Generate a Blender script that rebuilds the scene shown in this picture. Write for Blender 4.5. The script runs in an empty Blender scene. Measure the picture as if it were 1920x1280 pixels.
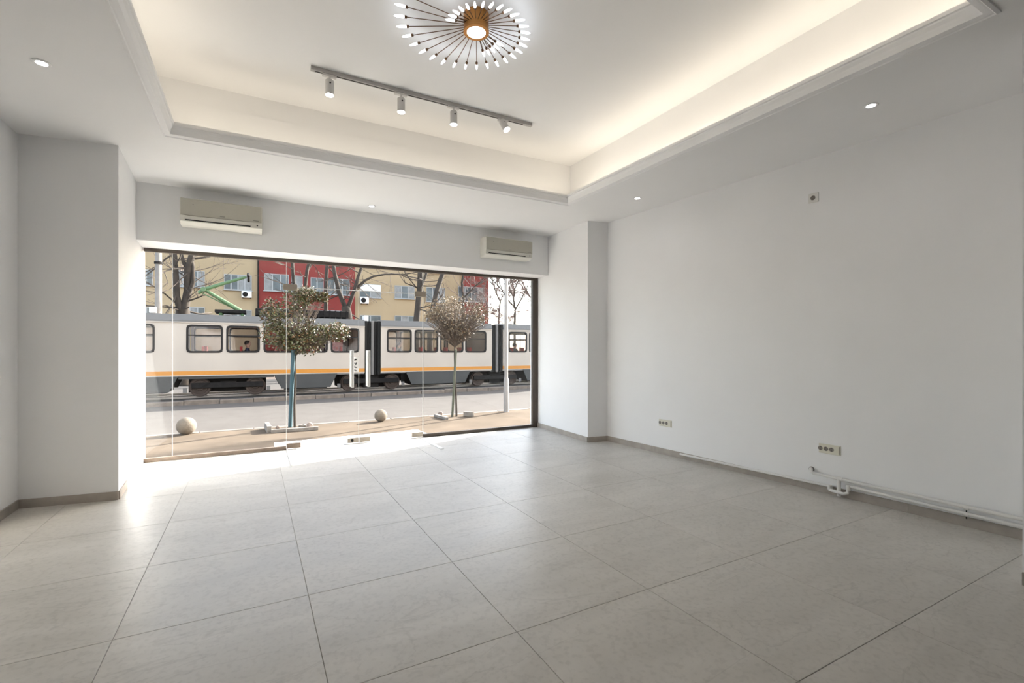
import bpy, math, random
from mathutils import Vector, Matrix
random.seed(7)
C = bpy.context.scene.collection
SC = bpy.context.scene

# ------------------------------------------------------------------ camera
F, YAW, VH, CX, EYE = 892.4, math.radians(28.52), 649.8, 960.0, 1.295
cd = bpy.data.cameras.new('camera'); cam = bpy.data.objects.new('camera', cd); C.objects.link(cam)
cam.location = (0, 0, EYE); cam.rotation_euler = (math.pi/2, 0, -YAW)
cd.sensor_width = 36; cd.lens = F/1920*36; cd.shift_y = (VH-640)/1920; cd.clip_start = .05; cd.clip_end = 400
SC.camera = cam
# ------------------------------------------------------------------ exposure, sky, sun
SC.view_settings.view_transform = 'Standard'; SC.view_settings.look = 'None'
SC.view_settings.gamma = 1; SC.view_settings.use_curve_mapping = False
SC.view_settings.exposure = 1.5
SC.cycles.max_bounces = 10; SC.cycles.diffuse_bounces = 6; SC.cycles.transparent_max_bounces = 16
SC.cycles.sample_clamp_indirect = 6
SUN_DIR = Vector((-.9026*.939, -.9026*.343, -.4305))
SUN_E, SKY_E = 9.5, 0.40
LAMP = 1.0
w = bpy.data.worlds.new('sky'); SC.world = w; w.use_nodes = True
nt = w.node_tree; nt.nodes.clear()
o_ = nt.nodes.new('ShaderNodeOutputWorld'); bg = nt.nodes.new('ShaderNodeBackground')
sky = nt.nodes.new('ShaderNodeTexSky'); sky.sky_type = 'NISHITA'; sky.sun_disc = False
sky.sun_elevation = math.radians(25.5); sky.sun_rotation = math.radians(70); sky.dust_density = 2.5
hsv = nt.nodes.new('ShaderNodeHueSaturation'); hsv.inputs['Saturation'].default_value = .62
nt.links.new(sky.outputs[0], hsv.inputs['Color']); nt.links.new(hsv.outputs[0], bg.inputs[0]); nt.links.new(bg.outputs[0], o_.inputs[0])
bg.inputs[1].default_value = SKY_E
sl = bpy.data.lights.new('sun', 'SUN'); sl.energy = SUN_E; sl.angle = math.radians(.6); sl.color = (1, .965, .92)
so = bpy.data.objects.new('sun', sl); C.objects.link(so); so.rotation_euler = SUN_DIR.to_track_quat('-Z', 'Y').to_euler(); so.location = (20, 20, 20)

# ------------------------------------------------------------------ survey helpers: where a sight line meets a real plane
def ray(u, v):
    a = (u-CX)/F; c, s = math.cos(YAW), math.sin(YAW)
    return Vector((s+a*c, c-a*s, (VH-v)/F))
def atZ(u, v, z): d = ray(u, v); return d*((z-EYE)/d.z)+Vector((0, 0, EYE))
def atY(u, v, y): d = ray(u, v); return d*(y/d.y)+Vector((0, 0, EYE))
def xY(u, y): d = ray(u, 650); return d.x*y/d.y
def onp(u, v, p, q):
    n = Vector((-(q[1]-p[1]), q[0]-p[0], 0)); d = ray(u, v); t = (n.x*p[0]+n.y*p[1])/(n.x*d.x+n.y*d.y)
    return d*t+Vector((0, 0, EYE))

# ------------------------------------------------------------------ mesh helpers
class MB:
    def __init__(s): s.v = []; s.f = []
    def box(s, x0, x1, y0, y1, z0, z1):
        return s.hexa([(x0,y0,z0),(x1,y0,z0),(x1,y1,z0),(x0,y1,z0),(x0,y0,z1),(x1,y0,z1),(x1,y1,z1),(x0,y1,z1)])
    def hexa(s, p):
        b = len(s.v); s.v += [tuple(q) for q in p]
        for f in ((0,3,2,1),(4,5,6,7),(0,1,5,4),(1,2,6,5),(2,3,7,6),(3,0,4,7)): s.f.append(tuple(b+i for i in f))
        return s
    def bar(s, p, q, wd, ht, up=(0,0,1)):          # rectangular bar from p to q
        p, q = Vector(p), Vector(q); d = (q-p).normalized(); u = Vector(up)
        if abs(d.dot(u)) > .98: u = Vector((0,1,0))
        r = d.cross(u).normalized(); u = r.cross(d)
        a = [(-wd/2,-ht/2),(wd/2,-ht/2),(wd/2,ht/2),(-wd/2,ht/2)]
        return s.hexa([p+r*x+u*y for x,y in a]+[q+r*x+u*y for x,y in a])
    def prism(s, poly, z0, z1):                     # poly in xy (any winding)
        A = sum(poly[i][0]*poly[(i+1)%len(poly)][1]-poly[(i+1)%len(poly)][0]*poly[i][1] for i in range(len(poly)))
        if A < 0: poly = poly[::-1]
        n = len(poly); b = len(s.v)
        s.v += [(x,y,z0) for x,y in poly]+[(x,y,z1) for x,y in poly]
        s.f.append(tuple(b+n-1-i for i in range(n))); s.f.append(tuple(b+n+i for i in range(n)))
        for i in range(n): j = (i+1)%n; s.f.append((b+i,b+j,b+n+j,b+n+i))
        return s
    def extr(s, prof, a0, a1, fn):                  # closed profile swept between two stations; fn(station, p) -> point
        n = len(prof); b = len(s.v)
        s.v += [tuple(fn(a0,p)) for p in prof]+[tuple(fn(a1,p)) for p in prof]
        s.f.append(tuple(b+i for i in range(n))); s.f.append(tuple(b+2*n-1-i for i in range(n)))
        for i in range(n): j = (i+1)%n; s.f.append((b+j,b+i,b+n+i,b+n+j))
        return s
    def tube(s, pts, r, n=10, cap=True):            # r number or list
        pts = [Vector(p) for p in pts]; m = len(pts); b = len(s.v)
        rs = r if isinstance(r, (list, tuple)) else [r]*m
        ref = None
        for i, p in enumerate(pts):
            d = ((pts[min(i+1,m-1)]-p).normalized()+(p-pts[max(i-1,0)]).normalized())
            d = d.normalized() if d.length > 1e-9 else Vector((0,0,1))
            if ref is None: ref = Vector((0,0,1)) if abs(d.z) < .9 else Vector((1,0,0))
            x = (ref-d*ref.dot(d)).normalized(); y = d.cross(x); ref = x
            for k in range(n):
                a = 2*math.pi*k/n; s.v.append(tuple(p+(x*math.cos(a)+y*math.sin(a))*rs[i]))
        for i in range(m-1):
            for k in range(n):
                k2 = (k+1)%n; s.f.append((b+i*n+k,b+i*n+k2,b+(i+1)*n+k2,b+(i+1)*n+k))
        if cap:
            s.f.append(tuple(b+n-1-k for k in range(n))); s.f.append(tuple(b+(m-1)*n+k for k in range(n)))
        return s
    def lathe(s, prof, o, n=24, axis=(0,0,1)):      # prof [(r, h)], along axis from o
        ax = Vector(axis).normalized(); x = ax.orthogonal().normalized(); y = ax.cross(x); o = Vector(o); b = len(s.v)
        for r, h in prof:
            for k in range(n):
                a = 2*math.pi*k/n; s.v.append(tuple(o+ax*h+(x*math.cos(a)+y*math.sin(a))*max(r,1e-5)))
        m = len(prof)
        for i in range(m-1):
            for k in range(n):
                k2 = (k+1)%n; s.f.append((b+i*n+k,b+i*n+k2,b+(i+1)*n+k2,b+(i+1)*n+k))
        s.f.append(tuple(b+n-1-k for k in range(n))); s.f.append(tuple(b+(m-1)*n+k for k in range(n)))
        return s
    def mesh(s, name, m, off=(0,0,0), smooth=False):
        me = bpy.data.meshes.new(name); me.from_pydata([(v[0]-off[0],v[1]-off[1],v[2]-off[2]) for v in s.v], [], s.f)
        me.materials.append(m); me.update()
        if smooth:
            for p in me.polygons: p.use_smooth = True
            try: me.set_sharp_from_angle(angle=math.radians(40))
            except Exception: pass
        return me
ORG = {}
def link(name, me, loc, parent=None):
    o = bpy.data.objects.new(name, me); C.objects.link(o); o.location = loc
    if parent is not None: o.parent = parent
    return o
def bev(o, wd, seg=2):
    m = o.modifiers.new('bevel', 'BEVEL'); m.width = wd; m.segments = seg; m.limit_method = 'ANGLE'; m.angle_limit = math.radians(35); return o
def part(parent, name, mb, m, smooth=False, bevel=0, **props):   # world-space mesh builder -> child
    org = ORG[parent.name]; o = link(name, mb.mesh(name, m, org, smooth), (0,0,0), parent); ORG[o.name] = org
    if bevel: bev(o, bevel)
    for k, v in props.items(): o[k] = v
    return o
def thing(name, label, cat, loc, group=None):
    o = link(name, None, loc); o.empty_display_size = .1; o['label'] = label; o['category'] = cat
    if group: o['group'] = group
    ORG[o.name] = tuple(loc); return o
def solo(name, mb, m, label, cat, loc=(0,0,0), group=None, smooth=False, bevel=0):
    o = link(name, mb.mesh(name, m, loc, smooth), loc); ORG[o.name] = tuple(loc); o['label'] = label; o['category'] = cat
    if group: o['group'] = group
    if bevel: bev(o, bevel)
    return o
def struct(name, mb, m, smooth=False, bevel=0):
    o = link(name, mb.mesh(name, m, (0,0,0), smooth), (0,0,0)); ORG[o.name] = (0,0,0); o['kind'] = 'structure'
    if bevel: bev(o, bevel)
    return o
def dup(root, loc, label, rotz=None):
    r = root.copy(); C.objects.link(r); r.location = loc; r['label'] = label
    if rotz is not None: r.rotation_euler[2] = rotz
    ORG[r.name] = tuple(loc)
    for ch in root.children:
        c = ch.copy(); C.objects.link(c); c.parent = r
        for g in ch.children:
            d = g.copy(); C.objects.link(d); d.parent = c
    return r

# ------------------------------------------------------------------ materials
def mat(name, col, rough=.6, metal=0, spec=.5, var=0, scale=8, bump=0, bscale=60, rand=0, emit=None, estr=0):
    m = bpy.data.materials.new(name); m.use_nodes = True; n = m.node_tree.nodes; l = m.node_tree.links
    b = n['Principled BSDF']; b.inputs['Base Color'].default_value = (*col, 1); b.inputs['Roughness'].default_value = rough
    b.inputs['Metallic'].default_value = metal; b.inputs['Specular IOR Level'].default_value = spec
    if emit: b.inputs['Emission Color'].default_value = (*emit, 1); b.inputs['Emission Strength'].default_value = estr
    if var or bump or rand:
        tc = n.new('ShaderNodeTexCoord'); vec = tc.outputs['Object']
        if var or rand:
            nz = n.new('ShaderNodeTexNoise'); nz.inputs['Scale'].default_value = scale; nz.inputs['Detail'].default_value = 6
            l.new(vec, nz.inputs['Vector'])
            mx = n.new('ShaderNodeMix'); mx.data_type = 'RGBA'
            mx.inputs['A'].default_value = (*[max(0, c*(1-var)) for c in col], 1); mx.inputs['B'].default_value = (*[min(1, c*(1+var)) for c in col], 1)
            mr = n.new('ShaderNodeMapRange'); mr.inputs[1].default_value = .3; mr.inputs[2].default_value = .7
            l.new(nz.outputs[0], mr.inputs[0]); l.new(mr.outputs[0], mx.inputs['Factor'])
            out = mx.outputs['Result']
            if rand:
                oi = n.new('ShaderNodeObjectInfo'); hs = n.new('ShaderNodeHueSaturation'); r2 = n.new('ShaderNodeMapRange')
                r2.inputs[3].default_value = 1-rand; r2.inputs[4].default_value = 1+rand
                l.new(oi.outputs['Random'], r2.inputs[0]); l.new(r2.outputs[0], hs.inputs['Value']); l.new(out, hs.inputs['Color']); out = hs.outputs[0]
            l.new(out, b.inputs['Base Color'])
        if bump:
            n2 = n.new('ShaderNodeTexNoise'); n2.inputs['Scale'].default_value = bscale; n2.inputs['Detail'].default_value = 4; l.new(vec, n2.inputs['Vector'])
            bp = n.new('ShaderNodeBump'); bp.inputs['Strength'].default_value = bump; bp.inputs['Distance'].default_value = .01
            l.new(n2.outputs[0], bp.inputs['Height']); l.new(bp.outputs[0], b.inputs['Normal'])
    return m
def glass(name, tint, gloss=.06, rough=.0):
    m = bpy.data.materials.new(name); m.use_nodes = True; n = m.node_tree.nodes; l = m.node_tree.links; n.clear()
    o = n.new('ShaderNodeOutputMaterial'); t = n.new('ShaderNodeBsdfTransparent'); t.inputs[0].default_value = (*tint, 1)
    g = n.new('ShaderNodeBsdfGlossy'); g.inputs['Roughness'].default_value = rough; g.inputs[0].default_value = (1,1,1,1)
    lw = n.new('ShaderNodeLayerWeight'); lw.inputs['Blend'].default_value = .25
    ma = n.new('ShaderNodeMath'); ma.operation = 'MULTIPLY_ADD'; ma.inputs[1].default_value = .18; ma.inputs[2].default_value = gloss
    x = n.new('ShaderNodeMixShader')
    l.new(lw.outputs['Fresnel'], ma.inputs[0]); l.new(ma.outputs[0], x.inputs[0]); l.new(t.outputs[0], x.inputs[1]); l.new(g.outputs[0], x.inputs[2]); l.new(x.outputs[0], o.inputs[0])
    return m
def lampmat(name, col, strength):
    m = bpy.data.materials.new(name); m.use_nodes = True; n = m.node_tree.nodes; n.clear()
    o = n.new('ShaderNodeOutputMaterial'); e = n.new('ShaderNodeEmission'); e.inputs[0].default_value = (*col, 1); e.inputs[1].default_value = strength
    m.node_tree.links.new(e.outputs[0], o.inputs[0]); return m
def tilemat():
    m = bpy.data.materials.new('porcelain tile'); m.use_nodes = True; n = m.node_tree.nodes; l = m.node_tree.links; b = n['Principled BSDF']
    tc = n.new('ShaderNodeTexCoord'); oi = n.new('ShaderNodeObjectInfo'); cmb = n.new('ShaderNodeCombineXYZ'); mu = n.new('ShaderNodeMath'); mu.operation = 'MULTIPLY'; mu.inputs[1].default_value = 37
    l.new(oi.outputs['Random'], mu.inputs[0]); l.new(mu.outputs[0], cmb.inputs[0]); l.new(mu.outputs[0], cmb.inputs[2])
    ad = n.new('ShaderNodeVectorMath'); l.new(tc.outputs['Object'], ad.inputs[0]); l.new(cmb.outputs[0], ad.inputs[1])
    mp = n.new('ShaderNodeMapping'); mp.inputs['Scale'].default_value = (.6, 1.5, 1); mp.inputs['Rotation'].default_value = (0, 0, .5); l.new(ad.outputs[0], mp.inputs[0])
    n1 = n.new('ShaderNodeTexNoise'); n1.inputs['Scale'].default_value = 2.2; n1.inputs['Detail'].default_value = 9; n1.inputs['Roughness'].default_value = .62; n1.inputs['Distortion'].default_value = .8
    l.new(mp.outputs[0], n1.inputs['Vector'])
    cr = n.new('ShaderNodeValToRGB'); cr.color_ramp.elements[0].position = .3; cr.color_ramp.elements[0].color = (.50,.48,.445,1)
    cr.color_ramp.elements[1].position = .7; cr.color_ramp.elements[1].color = (.615,.592,.556,1); l.new(n1.outputs[0], cr.inputs[0])
    # hairline veins
    n2 = n.new('ShaderNodeTexNoise'); n2.inputs['Scale'].default_value = 1.5; n2.inputs['Detail'].default_value = 7; n2.inputs['Distortion'].default_value = 1.2; l.new(mp.outputs[0], n2.inputs['Vector'])
    s1 = n.new('ShaderNodeMath'); s1.operation = 'SUBTRACT'; s1.inputs[1].default_value = .5; l.new(n2.outputs[0], s1.inputs[0])
    s2 = n.new('ShaderNodeMath'); s2.operation = 'ABSOLUTE'; l.new(s1.outputs[0], s2.inputs[0])
    vr = n.new('ShaderNodeMapRange'); vr.inputs[1].default_value = 0; vr.inputs[2].default_value = .008; vr.inputs[3].default_value = .88; vr.inputs[4].default_value = 1; l.new(s2.outputs[0], vr.inputs[0])
    # fine speckle
    n3 = n.new('ShaderNodeTexNoise'); n3.inputs['Scale'].default_value = 38; n3.inputs['Detail'].default_value = 5; l.new(ad.outputs[0], n3.inputs['Vector'])
    sr = n.new('ShaderNodeMapRange'); sr.inputs[1].default_value = .35; sr.inputs[2].default_value = .5; sr.inputs[3].default_value = .90; sr.inputs[4].default_value = 1; l.new(n3.outputs[0], sr.inputs[0])
    mm = n.new('ShaderNodeMath'); mm.operation = 'MULTIPLY'; l.new(vr.outputs[0], mm.inputs[0]); l.new(sr.outputs[0], mm.inputs[1])
    hs = n.new('ShaderNodeHueSaturation'); l.new(cr.outputs[0], hs.inputs['Color']); l.new(mm.outputs[0], hs.inputs['Value']); l.new(hs.outputs[0], b.inputs['Base Color'])
    rr = n.new('ShaderNodeMapRange'); rr.inputs[3].default_value = .26; rr.inputs[4].default_value = .44; l.new(n1.outputs[0], rr.inputs[0]); l.new(rr.outputs[0], b.inputs['Roughness'])
    b.inputs['Specular IOR Level'].default_value = .5
    return m

M = dict(
 wall=mat('white wall paint', (.855,.858,.865), .85, spec=.25, var=.012, scale=2, bump=.03, bscale=140),
 ceil=mat('white ceiling paint', (.86,.86,.862), .9, spec=.2, var=.01, scale=2),
 trim=mat('white plaster moulding', (.88,.88,.885), .6, spec=.3),
 tile=tilemat(), grout=mat('grey grout', (.36,.34,.31), .9, var=.1),
 base=mat('taupe baseboard tile', (.36,.325,.29), .5, var=.12, scale=9, rand=.06),
 frame=mat('bronze aluminium', (.075,.06,.048), .42, .3, var=.1),
 rail=mat('weathered bronze rail', (.20,.155,.12), .5, .3, var=.2, scale=12),
 patch=mat('olive steel fitting', (.36,.32,.27), .35, .5, var=.05),
 dark=mat('black plastic', (.010,.010,.010), .6, spec=.3), steel=mat('brushed steel', (.80,.79,.77), .3, .35, var=.03),
 glass=glass('clear glass', (.97,.98,.975), .012), seal=mat('clear silicone seal', (.75,.76,.75), .4),
 plastic=mat('white plastic', (.72,.71,.68), .4), cream=mat('cream plastic', (.66,.645,.59), .4, var=.01),
 acpanel=mat('darker cream panel', (.46,.445,.385), .4, var=.01),  # front panel of the air conditioners, darker than their casing
 greyp=mat('grey print', (.22,.21,.19), .6), ivory=mat('ivory plastic', (.68,.66,.56), .45),
 pipe=mat('white painted pipe', (.74,.73,.71), .4), hole=mat('dark socket hole', (.03,.03,.03), .7),
 socket=mat('grey socket well', (.22,.20,.18), .6),
 gold=mat('brushed copper gold', (.50,.24,.075), .32, .85, var=.05), stem=mat('dark bronze rod', (.16,.09,.05), .35, .8),
 trackm=mat('grey track metal', (.42,.41,.40), .45, .2), spotw=mat('white spot body', (.62,.61,.60), .5),
 stone=mat('white threshold stone', (.78,.77,.75), .5, var=.03), sticker=mat('white sticker', (.80,.79,.77), .5), ink=mat('black ink', (.01,.01,.01), .6),
 sidewalk=mat('sandy pavement', (.105,.081,.060), 1.0, spec=.05, var=.2, scale=1.4, bump=.2, bscale=25),
 road=mat('pale asphalt', (.098,.088,.080), 1.0, spec=.05, var=.07, scale=2.2, bump=.1, bscale=60),
 curb=mat('pale kerb stone', (0.14, 0.118, 0.098), .85, var=.12, scale=5, rand=.08), tcurb=mat('weathered track kerb', (.15,.117,.092), .9, var=.3, scale=4, rand=.1),
 ballast=mat('dark track bed', (.045,.038,.033), .95, var=.3, scale=6), railm=mat('worn steel rail', (.30,.27,.25), .35, .8),
 tcream=mat('cream tram paint', (0.37, 0.315, 0.262), .38, var=.05, scale=1.1), torange=mat('orange tram band', (0.4300,0.1677,0.0155), .4, var=.03),
 tgrey=mat('grey tram skirt', (0.032, 0.0315, 0.03), .55, var=.12, scale=1.5), troof=mat('grey tram roof', (0.115, 0.109, 0.102), .7, var=.05),
 tdark=mat('dark undercarriage', (.013,.011,.010), .9, spec=.2, var=.3), bellows=mat('black rubber bellows', (.012,.011,.010), .8, spec=.2), bellowl=mat('grey gangway hoop', (.12,.108,.098), .6),
 wheel=mat('rusty wheel steel', (0.05, 0.033, 0.025), .6, .4, var=.2), wframe=mat('dark rubber window frame', (.014,.012,.011), .6, spec=.2),
 tglass=glass('grey tram glass', (.84,.82,.82), .03), tint=mat('tram interior grey', (.30,.28,.27), .7), tseat=mat('red tram seat', (.42,.035,.03), .5),
 tpole=mat('yellow tram handrail', (.55,.40,.10), .4), green=mat('green pantograph', (.075,.135,.055), .5, var=.1), white=mat('white paint', (.75,.74,.72), .5),
 rendb=mat('beige render', (0.345, 0.26, 0.155), .9, var=.06, scale=.6), rendr=mat('brick red render', (0.185, 0.026, 0.02), .9, var=.08, scale=.6),
 winw=mat('white window frame', (0.2890,0.2890,0.2805), .5), wing=mat('window glass', (.07,.08,.085), .12, spec=.5, var=.6, scale=.5), blind=mat('white roller shutter', (.62,.61,.58), .6),
 curtain=mat('pale curtain', (.22,.22,.21), .8, var=.2, scale=3),
 bark=mat('dark bark', (.04,.03,.022), .95, var=.35, scale=5, bump=.5, bscale=18), twig=mat('brown twig', (.075,.055,.042), .9, var=.2),
 twigp=mat('pale pinkish twig', (.15,.105,.095), .9, var=.2),
 leafa=mat('olive leaf', (.06,.062,.02), .4, var=.5, scale=3), leafb=mat('russet leaf', (.13,.062,.02), .45, var=.4, scale=3), leafd=mat('dry buff leaf', (.125,.095,.056), .6, var=.4, scale=4),
 teal=mat('teal painted stake', (0.02, 0.058, 0.075), .6, var=.15), wood=mat('weathered wood', (.17,.15,.13), .85, var=.25, scale=10), greenw=mat('green grey stake', (0.07, 0.075, 0.052), .8, var=.2),
 ball=mat('rough stone bollard', (0.15, 0.122, 0.092), .95, var=.22, scale=9, bump=.5, bscale=30), rock=mat('brown rock', (.22,.17,.14), .95, var=.3),
 pole=mat('light grey post paint', (0.21, 0.2, 0.193), .5, var=.08), concrete=mat('pale concrete', (0.21, 0.19, 0.17), .9, var=.15, scale=4), wire=mat('black cable', (.01,.01,.01), .6),
 skin=mat('skin', (.48,.30,.22), .6), navy=mat('navy jacket', (.02,.025,.05), .8), hair=mat('dark hair', (.02,.015,.012), .7),
 soil=mat('dry soil', (.25,.18,.13), .95, var=.3, scale=8), coat=mat('grey coat', (.06,.055,.055), .8),
 ledw=lampmat('warm led strip', (1,.89,.74), 1), dl=lampmat('downlight led', (1,.98,.95), 4), bulb=lampmat('cool bulb', (.86,.92,1), 2.4), disc=lampmat('lamp diffuser', (1,.97,.92), 2), spotl=lampmat('spot led', (1,.98,.95), 4),
)
def area(name, loc, sx, sy, e, col, rot=(0,0,0), spread=180):
    L = bpy.data.lights.new(name, 'AREA'); L.shape = 'RECTANGLE'; L.size = sx; L.size_y = sy; L.energy = e*LAMP; L.color = col; L.spread = math.radians(spread)
    o = bpy.data.objects.new(name, L); C.objects.link(o); o.location = loc; o.rotation_euler = rot; return o
def spot(name, loc, d, e, ang, blend, col, r=.03):
    L = bpy.data.lights.new(name, 'SPOT'); L.energy = e*LAMP; L.spot_size = math.radians(ang); L.spot_blend = blend; L.color = col; L.shadow_soft_size = r
    o = bpy.data.objects.new(name, L); C.objects.link(o); o.location = loc; o.rotation_euler = Vector(d).to_track_quat('-Z', 'Y').to_euler(); return o

# ================================================================== ROOM SHELL
ZC, ZT = 3.0, 3.58
def XR(y): return 4.29+.062*(5.13-y)                 # right wall runs slightly askew
def YF(x): return 6.645-.012*(x+1.09)                # shopfront plane
BACK = -7.2
fl = struct('floor', MB().box(-1.9, 5.1, BACK, 6.72, -.5, -.004), M['grout'])
tcache = {}
xs = [.2525+.8*k for k in range(-3, 7)]; ys = [1.889+.8*k for k in range(-12, 7)]
for i in range(len(xs)-1):
    for j in range(len(ys)-1):
        x0, x1, y0, y1 = max(xs[i], -1.662), min(xs[i+1], 4.86), max(ys[j], BACK), min(ys[j+1], 6.70)
        if x1-x0 < .05 or y1-y0 < .05 or x0 > XR(y0)+.05: continue
        wx, wy = round(x1-x0, 4), round(y1-y0, 4)
        if (wx, wy) not in tcache:
            g = .0013; c = .0010; a, b = wx/2-g, wy/2-g; mb = MB()
            mb.v = [(-a,-b,-.010),(a,-b,-.010),(a,b,-.010),(-a,b,-.010),(-a,-b,-c),(a,-b,-c),(a,b,-c),(-a,b,-c),(-a+c,-b+c,0),(a-c,-b+c,0),(a-c,b-c,0),(-a+c,b-c,0)]
            mb.f = [(3,2,1,0),(0,1,5,4),(1,2,6,5),(2,3,7,6),(3,0,4,7),(4,5,9,8),(5,6,10,9),(6,7,11,10),(7,4,8,11),(8,9,10,11)]
            tcache[(wx,wy)] = mb.mesh('tile', M['tile'])
        link('tile', tcache[(wx,wy)], ((x0+x1)/2, (y0+y1)/2, 0), fl)
H = 3.9
struct('wall_left', MB().prism([(-1.66,BACK),(-1.66,5.238),(-2.1,5.238),(-2.1,BACK)], 0, H), M['wall'])
struct('wall_front_left', MB().prism([(-2.1,5.24),(-1.655,5.237),(-1.006,5.142),(-1.09,6.69),(-1.09,6.80),(-6,6.80),(-6,6.5),(-2.1,6.5)], -.5, 9), M['wall'])
struct('wall_front_right', MB().prism([(3.981,5.176),(4.286,5.133),(5.0,5.1),(5.0,6.3),(9,6.3),(9,6.80),(4.045,6.80),(4.045,6.66)], -.5, 9), M['wall'])
struct('wall_right', MB().prism([(4.285,5.134),(XR(.95),.95),(XR(BACK)+.1,BACK),(5.6,BACK),(5.6,5.10),(5.0,5.098)], 0, H), M['wall'])
struct('wall_right_pier', MB().prism([(3.68,.95),(3.68,.30),(XR(.3)+.05,.30),(XR(.95)+.02,.95)], 0, ZC), M['wall'])
struct('wall_back', MB().box(-2.1, 5.6, BACK-.2, BACK, 0, H), M['wall'])
# wall above the shopfront (stands nearer than the glass) and the outer canopy above the pavement
ZL = 2.40
struct('wall_front', MB().prism([(-1.07,6.165),(4.02,6.225),(4.045,6.78),(-1.09,6.78)], ZL, 9), M['wall'])
struct('trim_canopy', MB().prism([(-1.6,6.80),(9.0,6.80),(9.0,8.0),(7.1,7.78),(4.1,7.34),(-1.6,7.06)], 2.50, 2.95), M['frame'])
# ceiling: soffit slab round an opening, raised tray above
OX0, OX1, OY0, OY1 = -.59, 3.285, .985, 4.655
RX0, RX1, RY0, RY1 = -.86, 3.53, .72, 4.95
cb = MB()
X0, X1, Y0, Y1 = -2.1, 5.6, BACK-.2, 6.75
cb.box(X0,OX0,Y0,Y1,ZC,3.075); cb.box(OX1,X1,Y0,Y1,ZC,3.075); cb.box(OX0,OX1,Y0,OY0,ZC,3.075); cb.box(OX0,OX1,OY1,Y1,ZC,3.075)
cb.box(RX0-.2,RX0,RY0-.2,RY1+.2,3.075,ZT); cb.box(RX1,RX1+.2,RY0-.2,RY1+.2,3.075,ZT); cb.box(RX0,RX1,RY0-.2,RY0,3.075,ZT); cb.box(RX0,RX1,RY1,RY1+.2,3.075,ZT)
cb.box(RX0-.2,RX1+.2,RY0-.2,RY1+.2,ZT,ZT+.15); cb.box(X0,X1,Y0,Y1,3.75,3.9)
cb.box(RX0,RX1,RY1-.005,RY1+.01,3.075,3.405)          # shallow step along the far side of the tray
struct('ceiling', cb, M['ceil'])
prof = [(-.05,3.0),(-.05,2.990),(-.036,2.984),(-.030,2.990),(-.022,2.990),(-.010,2.993),(.004,2.997),(.007,3.012),(.013,3.034),(.024,3.052),(.024,3.062),(.034,3.066),(.034,3.088),(0,3.088),(0,3.0)]
def moulding(n, fn, a0, a1):
    b = MB(); k = len(prof); base = 0
    b.v = [fn(a0, p, 1) for p in prof]+[fn(a1, p, -1) for p in prof]
    b.f = [tuple(range(k)), tuple(2*k-1-i for i in range(k))]+[((i+1)%k, i, k+i, k+(i+1)%k) for i in range(k)]
    o = struct('trim_%d' % n, b, M['trim'], smooth=False); return o
moulding(1, lambda a, p, s: (a+s*p[0], OY1-p[0], p[1]), OX0, OX1)
moulding(2, lambda a, p, s: (OX1-p[0], a+s*p[0], p[1]), OY0, OY1)
moulding(3, lambda a, p, s: (a+s*p[0], OY0+p[0], p[1]), OX0, OX1)
moulding(4, lambda a, p, s: (OX0+p[0], a+s*p[0], p[1]), OY0, OY1)
# led strips lying on the ledge behind the moulding
WARM = (1.0, .87, .68)
COVE = 1.65
for nm, (x0,x1,y0,y1), lab in (('far', (OX0,OX1,OY1+.08,OY1+.095), 'warm led strip hidden on the far ledge of the ceiling tray'), ('right', (OX1+.08,OX1+.095,OY0,OY1), 'warm led strip hidden on the right ledge of the ceiling tray'),
                        ('near', (OX0,OX1,OY0-.095,OY0-.08), 'warm led strip hidden on the near ledge of the ceiling tray'), ('left', (OX0-.095,OX0-.08,OY0,OY1), 'warm led strip hidden on the left ledge of the ceiling tray')):
    t = thing('led_strip', lab, 'light strip', ((x0+x1)/2, (y0+y1)/2, 3.075), 'led strips in the ceiling tray')
    part(t, 'backing', MB().box(x0-.004,x1+.004,y0-.004,y1+.004,3.075,3.079), M['white']); part(t, 'diffuser', MB().box(x0,x1,y0,y1,3.079,3.083), M['ledw'])
    e = {'far': .8, 'right': 1.25, 'near': .8, 'left': .9}[nm]
    area('cove_light', ((x0+x1)/2, (y0+y1)/2, 3.088), max(x1-x0,.02), max(y1-y0,.02), COVE*e, WARM, (math.pi,0,0))
# baseboards
def base(name, pts, th=.011, h=.07, seg=.8):
    root = link(name, None, (0,0,0)); ORG[root.name] = (0,0,0); root['kind'] = 'structure'; root.empty_display_size = .05
    for a in range(len(pts)-1):
        p, q = Vector((*pts[a],0)), Vector((*pts[a+1],0)); L = (q-p).length; n = max(1, round(L/seg)); d = (q-p)/n; nr = Vector((-d.y, d.x, 0)).normalized()
        for i in range(n):
            s0 = p+d*i+d.normalized()*.0008; s1 = p+d*(i+1)-d.normalized()*.0008
            b = MB().hexa([s0,s1,s1+nr*th,s0+nr*th]+[v+Vector((0,0,h)) for v in (s0,s1,s1+nr*th,s0+nr*th)])
            part(root, 'tile', b, M['base'])
base('baseboard_left', [(-1.66,5.238),(-1.66,BACK)][::1])
base('baseboard_front_left', [(-1.006,5.142),(-1.655,5.237)])
base('baseboard_left_reveal', [(-1.088,6.66),(-1.006,5.142)][::1])
base('baseboard_front_right', [(4.286,5.133),(3.981,5.176)])
base('baseboard_right_reveal', [(3.981,5.176),(4.04,6.60)])
base('baseboard_right', [(XR(.95),.95),(4.286,5.133)])
base('baseboard_pier', [(3.68,.30),(3.68,.95)], th=.012)

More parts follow.
